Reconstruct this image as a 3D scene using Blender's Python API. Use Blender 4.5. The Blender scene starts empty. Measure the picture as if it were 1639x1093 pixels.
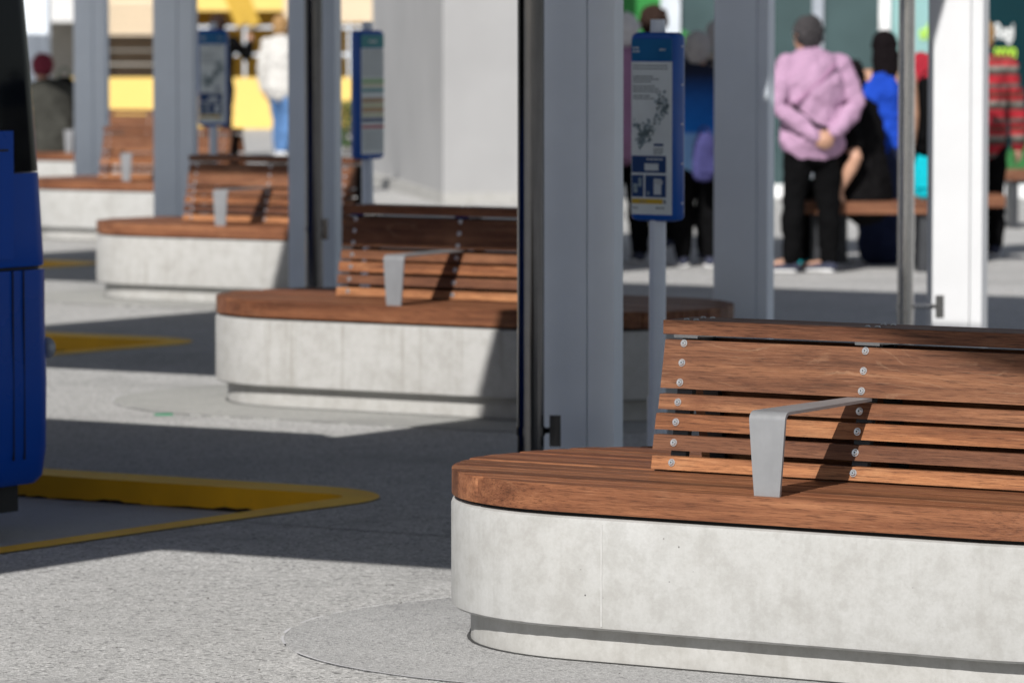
import bpy, bmesh, math, random
from mathutils import Vector, Matrix
R = math.radians
random.seed(7)
SC = bpy.context.scene
COL = SC.collection

# ------------------------------------------------------------------ camera
cam_d = bpy.data.cameras.new('camera'); cam = bpy.data.objects.new('camera', cam_d); COL.objects.link(cam)
cam.location = (0, 0, 1.57)
cam.rotation_euler = (R(90) - math.atan(504.5 / 7600), 0, 0)
cam_d.sensor_width = 36; cam_d.lens = 7600 / 1639 * 36
cam_d.clip_end = 2000
cam_d.dof.use_dof = True; cam_d.dof.focus_distance = 11.4; cam_d.dof.aperture_fstop = 6.3
SC.camera = cam
# ------------------------------------------------------------------ world, sun, exposure
SUN_EL, SUN_AZ = R(36), R(20.3)            # light travels along (sin AZ, cos AZ), downwards
w = bpy.data.worlds.new('World'); SC.world = w; w.use_nodes = True
nt = w.node_tree; nt.nodes.clear()
sky = nt.nodes.new('ShaderNodeTexSky'); sky.sky_type = 'NISHITA'; sky.sun_disc = False
sky.sun_elevation = SUN_EL; sky.sun_rotation = math.pi + SUN_AZ
sky.air_density = 0.9; sky.dust_density = 0.9; sky.ozone_density = 0.8
bg = nt.nodes.new('ShaderNodeBackground'); bg.inputs[1].default_value = 0.071
ow = nt.nodes.new('ShaderNodeOutputWorld')
hsv = nt.nodes.new('ShaderNodeHueSaturation'); hsv.inputs['Saturation'].default_value = 0.55
nt.links.new(sky.outputs[0], hsv.inputs['Color']); nt.links.new(hsv.outputs[0], bg.inputs[0]); nt.links.new(bg.outputs[0], ow.inputs[0])
sl = bpy.data.lights.new('sun', 'SUN'); sl.energy = 4.9; sl.angle = R(0.53); sl.color = (1.0, 0.965, 0.915)
so = bpy.data.objects.new('sun', sl); COL.objects.link(so)
sd = Vector((math.sin(SUN_AZ) * math.cos(SUN_EL), math.cos(SUN_AZ) * math.cos(SUN_EL), -math.sin(SUN_EL)))
so.rotation_euler = sd.to_track_quat('-Z', 'Y').to_euler(); so.location = (-5, -10, 12)
SC.view_settings.view_transform = 'Standard'; SC.view_settings.look = 'None'
SC.view_settings.exposure = 0.10; SC.view_settings.gamma = 1.0; SC.view_settings.use_curve_mapping = False

# ------------------------------------------------------------------ helpers
ANG = R(33)
EU = Vector((math.cos(ANG), -math.sin(ANG))); EV = Vector((math.sin(ANG), math.cos(ANG)))
def W(u, v, z=0.0):
    p = EU * u + EV * v
    return Vector((p.x, p.y, z))
PU, PV = -5.212, 5.915          # one bay further along the station, in (u, v)

def tag(o, label=None, cat=None, group=None, kind=None):
    if label: o['label'] = label
    if cat: o['category'] = cat
    if group: o['group'] = group
    if kind: o['kind'] = kind
    return o
def empty(name, loc, rz=0.0, label=None, cat=None, group=None):
    o = bpy.data.objects.new(name, None); COL.objects.link(o)
    o.location = loc; o.rotation_euler = (0, 0, rz); o.empty_display_size = .1
    return tag(o, label, cat, group)
def link(name, me, mat=None, parent=None, color=None):
    o = bpy.data.objects.new(name, me); COL.objects.link(o)
    if mat and not me.materials: me.materials.append(mat)
    if parent: o.parent = parent
    if color: o.color = (*color, 1)
    return o
def mesh_of(name, bm, mat=None, smooth=False):
    me = bpy.data.meshes.new(name)
    bmesh.ops.recalc_face_normals(bm, faces=bm.faces)
    bm.to_mesh(me); bm.free()
    if smooth:
        for p in me.polygons: p.use_smooth = True
        try: me.set_sharp_from_angle(angle=R(38))
        except Exception: pass
    if mat: me.materials.append(mat)
    return me
def part(name, bm, mat, parent=None, smooth=False, color=None):
    return link(name, mesh_of(name, bm, mat, smooth), None, parent, color)
def BM(): return bmesh.new()
def box(bm, x0, x1, y0, y1, z0, z1, M=None):
    vs = [bm.verts.new((x, y, z)) for x in (x0, x1) for y in (y0, y1) for z in (z0, z1)]
    for f in ((0,1,3,2),(4,6,7,5),(0,4,5,1),(2,3,7,6),(0,2,6,4),(1,5,7,3)):
        bm.faces.new([vs[i] for i in f])
    if M: bmesh.ops.transform(bm, matrix=M, verts=vs)
    return vs
def bevel(bm, wd, seg=1, ang=40):
    es = [e for e in bm.edges if len(e.link_faces) == 2 and e.calc_face_angle(0) > R(ang)]
    bmesh.ops.bevel(bm, geom=es, offset=wd, segments=seg, affect='EDGES', profile=.6, clamp_overlap=True)
def prism(bm, pts, z0, z1):
    a = [bm.verts.new((x, y, z0)) for x, y in pts]; b = [bm.verts.new((x, y, z1)) for x, y in pts]
    n = len(pts)
    bm.faces.new(a[::-1]); bm.faces.new(b)
    for i in range(n): bm.faces.new((a[i], a[(i+1) % n], b[(i+1) % n], b[i]))
    return a, b
def sheet(bm, pts, z):
    f = bm.faces.new([bm.verts.new((x, y, z)) for x, y in pts])
    bmesh.ops.triangulate(bm, faces=[f])
def cyl(bm, p0, p1, r0, r1=None, n=16, caps=True):
    r1 = r0 if r1 is None else r1
    p0, p1 = Vector(p0), Vector(p1); d = (p1 - p0).normalized()
    a = d.orthogonal().normalized(); b = d.cross(a)
    A = [bm.verts.new(p0 + (a * math.cos(t) + b * math.sin(t)) * r0) for t in [2*math.pi*i/n for i in range(n)]]
    B = [bm.verts.new(p1 + (a * math.cos(t) + b * math.sin(t)) * r1) for t in [2*math.pi*i/n for i in range(n)]]
    for i in range(n): bm.faces.new((A[i], A[(i+1)%n], B[(i+1)%n], B[i]))
    if caps: bm.faces.new(A[::-1]); bm.faces.new(B)
def ellipsoid(bm, c, r, M=None, u=14, v=10):
    ret = bmesh.ops.create_uvsphere(bm, u_segments=u, v_segments=v, radius=1)
    m = Matrix.Translation(Vector(c)) @ (M.to_4x4() if M else Matrix.Identity(4)) @ Matrix.Diagonal((*r, 1))
    bmesh.ops.transform(bm, matrix=m, verts=ret['verts'])
def tube(bm, rings, lat=Vector((1, 0, 0)), n=14):
    """rings: (point, rx, ry); rx along lat, ry across; closed ends rounded"""
    P = [Vector(r[0]) for r in rings]; out = []
    full = []
    for i, (p, rx, ry) in enumerate(rings):
        t = (P[min(i+1, len(P)-1)] - P[max(i-1, 0)]).normalized()
        x = lat - t * lat.dot(t)
        if x.length < 1e-3: x = t.orthogonal()
        x.normalize(); y = t.cross(x)
        full.append((P[i], t, x, y, rx, ry))
    p, t, x, y, rx, ry = full[0]; rr = min(rx, ry)
    seq = [(p - t*rr*.95, x, y, rx*.3, ry*.3), (p - t*rr*.6, x, y, rx*.8, ry*.8)] + [(q[0], q[2], q[3], q[4], q[5]) for q in full]
    p, t, x, y, rx, ry = full[-1]; rr = min(rx, ry)
    seq += [(p + t*rr*.6, x, y, rx*.8, ry*.8), (p + t*rr*.95, x, y, rx*.3, ry*.3)]
    for p, x, y, rx, ry in seq:
        out.append([bm.verts.new(p + x*math.cos(a)*rx + y*math.sin(a)*ry) for a in [2*math.pi*k/n for k in range(n)]])
    for A, B in zip(out, out[1:]):
        for i in range(n): bm.faces.new((A[i], A[(i+1)%n], B[(i+1)%n], B[i]))
    bm.faces.new(out[0][::-1]); bm.faces.new(out[-1])
def copy_tree(o, parent=None):
    c = o.copy(); COL.objects.link(c)
    if parent: c.parent = parent
    for ch in o.children: copy_tree(ch, c)
    return c

# ------------------------------------------------------------------ materials
class NT:
    def __init__(s, name):
        s.m = bpy.data.materials.new(name); s.m.use_nodes = True
        s.t = s.m.node_tree; s.n = s.t.nodes; s.b = s.n['Principled BSDF']
    def new(s, ty, **k):
        n = s.n.new(ty)
        for a, v in k.items(): setattr(n, a, v)
        return n
    def l(s, a, b): s.t.links.new(a, b)
    def coord(s, scale=(1,1,1), rand=0.0, kind='Object'):
        tc = s.new('ShaderNodeTexCoord'); mp = s.new('ShaderNodeMapping')
        mp.inputs['Scale'].default_value = scale
        if rand:
            oi = s.new('ShaderNodeObjectInfo'); vm = s.new('ShaderNodeVectorMath', operation='SCALE')
            cmb = s.new('ShaderNodeCombineXYZ')
            for i in range(3): s.l(oi.outputs['Random'], cmb.inputs[i])
            s.l(cmb.outputs[0], vm.inputs[0]); vm.inputs['Scale'].default_value = rand
            ad = s.new('ShaderNodeVectorMath', operation='ADD')
            s.l(tc.outputs[kind], ad.inputs[0]); s.l(vm.outputs[0], ad.inputs[1]); s.l(ad.outputs[0], mp.inputs[0])
        else: s.l(tc.outputs[kind], mp.inputs[0])
        return mp.outputs[0]
    def noise(s, vec, scale, detail=4, rough=.55, dist=0.0):
        n = s.new('ShaderNodeTexNoise'); s.l(vec, n.inputs['Vector'])
        n.inputs['Scale'].default_value = scale; n.inputs['Detail'].default_value = detail
        n.inputs['Roughness'].default_value = rough; n.inputs['Distortion'].default_value = dist
        return n.outputs['Fac']
    def vor(s, vec, scale, feature='F1', out='Distance', rnd=1.0):
        n = s.new('ShaderNodeTexVoronoi', feature=feature); s.l(vec, n.inputs['Vector']); n.inputs['Scale'].default_value = scale
        n.inputs['Randomness'].default_value = rnd
        return n.outputs[out]
    def ramp(s, fac, stops, interp='LINEAR'):
        r = s.new('ShaderNodeValToRGB'); r.color_ramp.interpolation = interp
        e = r.color_ramp.elements
        while len(e) < len(stops): e.new(.5)
        for x, (p, c) in zip(e, stops):
            x.position = p; x.color = (*c, 1) if len(c) == 3 else c
        s.l(fac, r.inputs[0]); return r.outputs[0]
    def val(s, fac, a, b, lo=0.0, hi=1.0):
        m = s.new('ShaderNodeMapRange'); s.l(fac, m.inputs[0])
        for i, v in zip((1,2,3,4), (a, b, lo, hi)): m.inputs[i].default_value = v
        return m.outputs[0]
    def mix(s, fac, a, b, mode='MIX'):
        m = s.new('ShaderNodeMix', data_type='RGBA', blend_type=mode)
        if isinstance(fac, (int, float)): m.inputs[0].default_value = fac
        else: s.l(fac, m.inputs[0])
        for i, v in ((6, a), (7, b)):
            if isinstance(v, tuple): m.inputs[i].default_value = (*v, 1)
            else: s.l(v, m.inputs[i])
        return m.outputs[2]
    def math(s, op, a, b=None):
        m = s.new('ShaderNodeMath', operation=op)
        for i, v in enumerate((a, b)):
            if v is None: continue
            if isinstance(v, (int, float)): m.inputs[i].default_value = v
            else: s.l(v, m.inputs[i])
        return m.outputs[0]
    def bump(s, h, strength=.3, dist=.002):
        b = s.new('ShaderNodeBump'); b.inputs['Strength'].default_value = strength; b.inputs['Distance'].default_value = dist
        s.l(h, b.inputs['Height']); s.l(b.outputs[0], s.b.inputs['Normal'])
    def set(s, col=None, rough=None, metal=None, spec=None):
        if col is not None:
            if isinstance(col, tuple): s.b.inputs['Base Color'].default_value = (*col, 1)
            else: s.l(col, s.b.inputs['Base Color'])
        if rough is not None:
            if isinstance(rough, (int, float)): s.b.inputs['Roughness'].default_value = rough
            else: s.l(rough, s.b.inputs['Roughness'])
        if metal is not None: s.b.inputs['Metallic'].default_value = metal
        if spec is not None: s.b.inputs['Specular IOR Level'].default_value = spec
        return s.m
def plain(name, col, rough=.6, metal=0.0, var=.12, scale=9.0, spec=.5, bump=0.0):
    s = NT(name); v = s.coord()
    n = s.noise(v, scale, 5)
    c2 = tuple(min(1, c*(1+var)) for c in col); c1 = tuple(c*(1-var) for c in col)
    s.set(s.ramp(n, [(.3, c1), (.7, c2)]), s.val(n, .2, .8, max(0, rough-.06), min(1, rough+.06)), metal, spec)
    if bump: s.bump(s.noise(v, scale*8, 4), bump, .002)
    return s.m

def m_wood(name='hardwood', figure=0.0):
    s = NT(name)
    v = s.coord((1, 1, 1), rand=31.0)
    def stretch(sc):
        m = s.new('ShaderNodeMapping'); m.inputs['Scale'].default_value = sc; s.l(v, m.inputs[0]); return m.outputs[0]
    streak = s.noise(stretch((1.3, 34, 34)), 1.0, 9, .68, .25)
    wide = s.noise(stretch((.9, 12, 12)), 1.0, 3, .5, .3)
    pores = s.noise(stretch((14, 330, 330)), 1.0, 3, .7, .1)
    blot = s.noise(stretch((3, 9, 9)), 1.0, 5, .65, .4)
    base = s.ramp(s.math('ADD', s.math('MULTIPLY', streak, .7), s.math('MULTIPLY', wide, .3)),
        [(.32, (.045, .018, .009)), (.44, (.140, .054, .026)), (.55, (.225, .094, .045)), (.70, (.34, .160, .080))])
    c = s.mix(s.val(pores, .52, .66, 0, .75), base, (.04, .014, .007))
    c = s.mix(s.val(pores, .42, .28, 0, .35), c, (.37, .20, .115))
    c = s.mix(s.val(blot, .56, .72, 0, .55), c, (.115, .036, .016))
    c = s.mix(s.val(blot, .42, .28, 0, .35), c, (.33, .18, .10))
    if figure:
        # flame figure of a wide flat-sawn board
        fig = s.noise(stretch((1.5, 7, 6)), 1.0, 1.5, .4, .5)
        jit = s.noise(stretch((60, 60, 60)), 1.0, 3, .6)
        f2 = s.math('ADD', s.math('MULTIPLY', fig, 15.0), s.math('MULTIPLY', jit, .35))
        line = s.val(s.math('ABSOLUTE', s.math('SUBTRACT', s.math('FRACT', f2), .5)), .0, .11, 1.0, 0.0)
        msk = s.val(s.noise(stretch((5, 16, 16)), 1.0, 3), .44, .62, 0, figure)
        c = s.mix(s.math('MULTIPLY', line, msk), c, (.43, .26, .155))
    oi = s.new('ShaderNodeObjectInfo')
    c = s.mix(1.0, c, (1.6, 1.6, 1.6), 'MULTIPLY')
    c = s.mix(1.0, c, oi.outputs['Color'], 'MULTIPLY')
    hs = s.new('ShaderNodeHueSaturation'); s.l(c, hs.inputs['Color'])
    s.l(s.val(oi.outputs['Random'], 0, 1, .93, 1.08), hs.inputs['Value'])
    s.set(hs.outputs[0], s.val(streak, .3, .7, .64, .46), 0, .3)
    s.bump(s.math('ADD', s.math('MULTIPLY', streak, .9), pores), .45, .0016)
    return s.m
def m_concrete(name, tint=(1, 1, 1), stain=.6):
    s = NT(name); v = s.coord(rand=17.0)
    big = s.noise(v, 3.2, 5, .6, .4); mid = s.noise(v, 16, 7, .72); fine = s.noise(v, 120, 4, .7)
    vs = s.new('ShaderNodeMapping'); vs.inputs['Scale'].default_value = (22, 22, 1.4); s.l(v, vs.inputs[0])
    drip = s.noise(vs.outputs[0], 1.0, 4, .6)
    t = lambda a: tuple(x*y for x, y in zip(a, tint))
    c = s.ramp(big, [(.28, t((.47, .46, .44))), (.5, t((.53, .525, .51))), (.72, t((.58, .578, .57)))])
    c = s.mix(s.val(mid, .40, .66, 0, .5), c, t((.64, .638, .63)))
    c = s.mix(s.val(mid, .52, .30, 0, .5), c, t((.42, .41, .39)))
    c = s.mix(s.val(drip, .56, .8, 0, stain*.5), c, t((.36, .345, .31)))
    vn = s.vor(v, 26, 'F1'); pres = s.noise(v, 7, 2)
    hole = s.math('MULTIPLY', s.val(vn, .05, .075, 1, 0), s.val(pres, .60, .66, 0, 1))
    c = s.mix(s.math('MULTIPLY', hole, .85), c, (.05, .048, .045))
    c = s.mix(s.val(fine, .3, .7, 0, .22), c, t((.34, .33, .31)))
    s.set(c, .82, 0, .3)
    h = s.math('SUBTRACT', s.math('ADD', s.math('MULTIPLY', mid, .5), s.math('MULTIPLY', fine, .35)), s.math('MULTIPLY', hole, 1.6))
    s.bump(h, .38, .003)
    return s.m
def m_ground(name, base, dark, light, speck=1.0, scale=1.0):
    s = NT(name); v = s.coord()
    big = s.noise(v, .55, 5, .6, .3); mid = s.noise(v, 3.5, 5, .65)
    cell = s.new('ShaderNodeTexVoronoi'); s.l(v, cell.inputs['Vector']); cell.inputs['Scale'].default_value = 190*scale
    cc = s.new('ShaderNodeSeparateColor'); s.l(cell.outputs['Color'], cc.inputs[0])
    cell2 = s.new('ShaderNodeTexVoronoi'); s.l(v, cell2.inputs['Vector']); cell2.inputs['Scale'].default_value = 85*scale
    cc2 = s.new('ShaderNodeSeparateColor'); s.l(cell2.outputs['Color'], cc2.inputs[0])
    c = s.ramp(cc.outputs[0], [(0, dark), (.28, base), (.7, base), (1, light)])
    c = s.mix(s.val(cc2.outputs[1], .86, .93, 0, .65*speck), c, light)
    c = s.mix(s.val(cc2.outputs[0], .88, .95, 0, .7*speck), c, tuple(x*.45 for x in dark))
    c = s.mix(s.val(big, .35, .7, 0, .38), c, tuple(x*.70 for x in base))
    worn = s.noise(v, .9, 7, .72, .8)
    c = s.mix(s.val(worn, .53, .66, 0, .42), c, tuple(x*.55 for x in base))
    spot = s.val(s.vor(v, 2.1), .02, .035, .5, 0)
    c = s.mix(spot, c, tuple(x*.3 for x in base))
    c = s.mix(s.val(mid, .52, .75, 0, .35), c, tuple(min(1, x*1.3) for x in base))
    s.set(c, .88, 0, .25)
    s.bump(s.math('ADD', cell.outputs['Distance'], s.math('MULTIPLY', cell2.outputs['Distance'], .7)), .55, .004)
    return s.m
def m_paint(name, col, wear=(.2, .19, .17), amount=.5, rough=.55, scale=14):
    s = NT(name); v = s.coord()
    n = s.noise(v, scale, 8, .7); n2 = s.noise(v, 2.3, 4)
    c = s.ramp(n2, [(.3, tuple(x*.82 for x in col)), (.7, tuple(min(1, x*1.1) for x in col))])
    c = s.mix(s.val(n, .60, .72, 0, amount), c, wear)
    s.set(c, rough, 0, .4); s.bump(s.noise(v, 140, 4, .7), .3, .002)
    return s.m
def m_steel(name, col=(.62, .62, .62), rough=.22, metal=1.0):
    s = NT(name); v = s.coord((30, 30, 1.2))
    n = s.noise(v, 4, 5, .65); n2 = s.noise(s.coord(), 18, 5)
    s.set(s.ramp(n2, [(.3, tuple(x*.86 for x in col)), (.7, col)]), s.val(n, .3, .7, rough-.06, rough+.1), metal)
    return s.m
def m_fabric(name, col, var=.18):
    s = NT(name); v = s.coord()
    n = s.noise(v, 7, 6, .6); f = s.noise(v, 160, 3, .7)
    s.set(s.ramp(n, [(.28, tuple(x*(1-var) for x in col)), (.72, tuple(min(1, x*(1+var)) for x in col))]), .9, 0, .04)
    s.b.inputs['Sheen Weight'].default_value = .0
    s.bump(s.math('ADD', s.math('MULTIPLY', s.noise(v, 13, 3, .5, 1.2), 3.0), f), .5, .006)
    return s.m
def m_stripes(name, cols, freq, axis=2):
    s = NT(name); v = s.coord(); sp = s.new('ShaderNodeSeparateXYZ')
    wob = s.new('ShaderNodeVectorMath', operation='ADD'); s.l(v, wob.inputs[0])
    ns = s.new('ShaderNodeTexNoise'); ns.inputs['Scale'].default_value = 4; s.l(v, ns.inputs['Vector'])
    sc = s.new('ShaderNodeVectorMath', operation='SCALE'); sc.inputs['Scale'].default_value = .02; s.l(ns.outputs['Color'], sc.inputs[0])
    s.l(sc.outputs[0], wob.inputs[1]); s.l(wob.outputs[0], sp.inputs[0])
    f = s.math('FRACT', s.math('MULTIPLY', sp.outputs[axis], freq))
    n = len(cols)
    s.set(s.ramp(f, [(i/n, c) for i, c in enumerate(cols)], 'CONSTANT'), .9, 0, .2)
    return s.m
def m_gradient(name, stops, z0, z1):
    s = NT(name); sp = s.new('ShaderNodeSeparateXYZ'); s.l(s.coord(), sp.inputs[0])
    s.set(s.ramp(s.val(sp.outputs[2], z0, z1), stops), .85, 0, .2); return s.m
def m_glass_dark(name, col, rough=.06, spec=.9):
    s = NT(name); v = s.coord(); n = s.noise(v, 1.3, 3)
    s.set(s.ramp(n, [(.3, tuple(x*.8 for x in col)), (.7, tuple(x*1.15 for x in col))]), rough, 0, spec); return s.m

WOOD = m_wood(); WOODF = m_wood('hardwood_figured', .3)
CONC = m_concrete('bench_concrete', (.76, .768, .775)); SEAM = plain('seam_mortar', (.45, .45, .445), .8, 0, .1, 30); CONCS = m_concrete('stained_concrete', (.76, .76, .76), 2.0)
PLINTH = m_concrete('plinth_concrete', (.77, .77, .765), .8)
GROUND = m_ground('exposed_aggregate', (.455, .452, .445), (.20, .198, .195), (.74, .735, .725))
PADM = m_ground('smooth_asphalt', (.40, .40, .40), (.22, .22, .222), (.62, .62, .62), .6, 1.2)
PADL = m_ground('pale_mortar', (.40, .40, .385), (.26, .26, .25), (.55, .55, .53), .4, 1.2)
ROADM = m_ground('road_concrete', (.52, .53, .54), (.42, .42, .43), (.58, .58, .58), .3, 1.3)
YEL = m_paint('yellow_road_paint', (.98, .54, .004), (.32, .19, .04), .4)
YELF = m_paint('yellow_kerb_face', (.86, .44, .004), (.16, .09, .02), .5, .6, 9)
WLINE = m_paint('white_mortar_line', (.58, .58, .60), (.3, .3, .3), .8, .8, 40)
DIRT = plain('gutter_dirt', (.035, .03, .022), .95, 0, .5, 60, .1, .8)
JOINT = plain('joint_filler', (.05, .05, .05), .9)
STEEL = m_steel('stainless_steel', (.36, .35, .345), .13); DSTEEL = m_steel('shaded_steel', (.12, .12, .125), .13); LSTEEL = m_steel('sunlit_steel', (.50, .49, .48), .24)  # pipes are one stainless steel; dark reflections and sunlight go into its colour
GALV = m_steel('brushed_arm_metal', (.30, .305, .32), .45, .35)
BOLTM = m_steel('bolt_metal', (.80, .80, .80), .30, .9)
HEXM = plain('bolt_recess', (.06, .06, .06), .6)
BRKT = plain('dark_bracket', (.05, .053, .06), .45, .4)
DARKGAP = plain('dark_gap', (.02, .02, .02), .8)
SHADEP = plain('shaded_column_paint', (.76, .82, .90), .42, 0, .05, 3)  # same paint as the sunlit column, lightened and blued for columns in shade
WHITEP = plain('sunlit_column_paint', (.68, .69, .71), .42, 0, .04, 3)  # same column paint, toned down for the post in full sun
POLEP = plain('pale_pole_paint', (.68, .73, .82), .40, 0, .05, 5)
BLUEP = plain('sign_blue_plastic', (.005, .085, .40), .32, 0, .1, 5)
PAPER = plain('poster_paper', (.72, .76, .76), .35, 0, .06, 11)
NAVY = plain('print_navy', (.02, .055, .17), .4); HEADB = plain('print_header_blue', (.012, .14, .34), .35)
PTEXT = plain('print_grey', (.22, .25, .26), .5); PMAP = plain('print_map', (.27, .34, .37), .5, 0, .4, 60)
PMAPD = plain('print_map_dark', (.17, .22, .23), .5, 0, .4, 60)
PYEL = plain('print_yellow', (.62, .40, .03), .4); PWHT = plain('print_white', (.62, .66, .68), .4)
PTEAL = plain('print_teal', (.02, .25, .27), .4); PGRN = plain('print_green', (.30, .50, .22), .4); PSAND = plain('print_sand', (.58, .55, .30), .4)
PBRN = plain('print_brown', (.42, .24, .10), .4); PORG = plain('print_orange', (.48, .27, .08), .4); PRED = plain('print_red', (.50, .06, .09), .4)
BUSB = plain('bus_blue', (.001, .075, .50), .30, 0, .06, 2, .12); BUSK = m_glass_dark('bus_black_glass', (.003, .003, .004), .08, .12)
RUBB = plain('black_rubber', (.012, .012, .012), .6); ROOFM = plain('roof_metal', (.16, .165, .17), .5, 0, .05, 2)

# ------------------------------------------------------------------ ground
def stair(off=0.0, rad=.10, k0=-4, k1=8, n=8):
    """platform edge in (u,v): inner bay corners rounded; off moves the line into the platform"""
    pts = []
    for k in range(k0, k1 + 1):
        cu, cv = -9.05 + PU*k + off, 12.97 + PV*k + off
        r = rad + off
        c = (cu - r, cv - r)
        for i in range(n + 1):
            a = R(90) * i / n
            pts.append((c[0] + r*math.cos(a), c[1] + r*math.sin(a)))
        pts.append((-9.05 + PU*(k+1) + off, cv))
    return pts
edge = stair(.006)
uvpts = [(edge[0][0], -80)] + edge + [(edge[-1][0], 260), (200, 260), (200, -80)]
bm = BM(); loop = [(W(u, v).x, W(u, v).y) for u, v in uvpts]
sheet(bm, loop, 0.0)
n = len(loop)
for i in range(n - 3):
    a, b = loop[i], loop[i+1]
    bm.faces.new([bm.verts.new(p) for p in ((*a, 0), (*b, 0), (*b, -.2), (*a, -.2))])
tag(part('pavement', bm, GROUND), kind='structure')
bm = BM(); sheet(bm, [(-700, -700), (700, -700), (700, 900), (-700, 900)], -.075)
tag(part('road', bm, ROADM), kind='structure')
# yellow kerbs, one per bay
KL = ['yellow painted kerb of the bus bay nearest the blue bus', 'yellow kerb nose beside the second bench, beyond the blue bus', 'small far yellow kerb tip left of the third bench']
for k in range(-1, 4):
    inner, outer = [], []
    cu, cv = -9.05 + PU*k, 12.97 + PV*k
    def arc(ru, ox, oy):
        c = (cu - .10, cv - .10)
        return [(c[0] + (.10+ox)*math.cos(a), c[1] + (.10+oy)*math.sin(a)) for a in [R(90)*i/10 for i in range(11)]]
    inner = [(cu, cv - 5.6)] + arc(.28, 0, 0) + [(cu + PU + .35, cv)]
    # nose is painted wider
    c = (cu - .27, cv - .20); outer = [(cu + .10, cv - 5.6), (cu + .105, cv - 1.2), (cu + .125, cv - .6)]
    for i in range(13):
        a = R(90)*i/12; outer.append((c[0] + .42*math.cos(a), c[1] + .42*math.sin(a)))
    # same number of points on the inner line
    a_in = inner[1:-1]; inner = [inner[0], (cu, cv - 1.2), (cu, cv - .6), (cu, cv - .25)] + a_in + [(cu - .27, cv), inner[-1]]
    outer.append((cu + PU + .35, cv + .20))
    root = empty('kerb', W(cu, cv), -ANG)
    lc = lambda p: (p[0]-cu, p[1]-cv)
    bm = BM(); vi = [bm.verts.new((*lc(p), .005)) for p in inner]; vo = [bm.verts.new((*lc(p), .004)) for p in outer]
    assert len(vi) == len(vo)
    for i in range(len(inner)-1): bm.faces.new((vi[i], vi[i+1], vo[i+1], vo[i]))
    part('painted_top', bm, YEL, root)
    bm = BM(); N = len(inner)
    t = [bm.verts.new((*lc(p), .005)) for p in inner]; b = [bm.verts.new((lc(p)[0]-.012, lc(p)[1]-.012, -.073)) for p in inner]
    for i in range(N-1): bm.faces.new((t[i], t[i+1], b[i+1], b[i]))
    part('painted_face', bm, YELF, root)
    # dirt collected in the gutter
    bm = BM(); rr = random.Random(k+5)
    fine = []
    for a, b2 in zip(inner, inner[1:]):
        L = math.dist(a, b2); m = max(1, int(L/.05))
        fine += [(a[0]+(b2[0]-a[0])*j/m, a[1]+(b2[1]-a[1])*j/m) for j in range(m)]
    fine = [lc(p) for p in fine]
    v1 = [bm.verts.new((x-.008, y-.008, -.0685 + rr.random()**4*.010)) for x, y in fine]
    v2 = [bm.verts.new((x-.013-rr.random()*.016, y-.013-rr.random()*.016, -.0745)) for x, y in fine]
    for i in range(len(fine)-1): bm.faces.new((v1[i], v1[i+1], v2[i+1], v2[i]))
    part('gutter_dirt', bm, DIRT, root)
    lab = {0: KL[0], 1: KL[1], 2: KL[2]}.get(k, 'yellow painted bus bay kerb outside the picture')
    tag(root, lab, 'kerb', 'yellow bus bay kerbs')

# ------------------------------------------------------------------ benches
HALF, RAD = .58, .59
def stadium(r, half=HALF, n=40):
    pts = []
    for i in range(n+1):
        a = R(-90) + math.pi*i/n; pts.append((half + r*math.cos(a), r*math.sin(a)))
    for i in range(n+1):
        a = R(90) + math.pi*i/n; pts.append((-half + r*math.cos(a), r*math.sin(a)))
    return pts
def dense(pts, st):
    out = []
    for a, b in zip(pts, pts[1:]+pts[:1]):
        m = max(1, int(math.dist(a, b)/st))
        out += [(a[0]+(b[0]-a[0])*j/m, a[1]+(b[1]-a[1])*j/m) for j in range(m)]
    return out
bench_lab = [
 ('wooden slat bench on rounded concrete base, nearest and in sharp focus at right', 0),
 ('second nearest bench, blurred, its concrete base partly hidden by the dark steel pipe', 1),
 ('third bench back, concrete base behind the column with the dark vertical gap', 2),
 ('fourth bench back, slatted backrest between the two left grey columns', 3),
 ('farthest bench with the person in a maroon beanie sitting on it', 4)]
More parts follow.
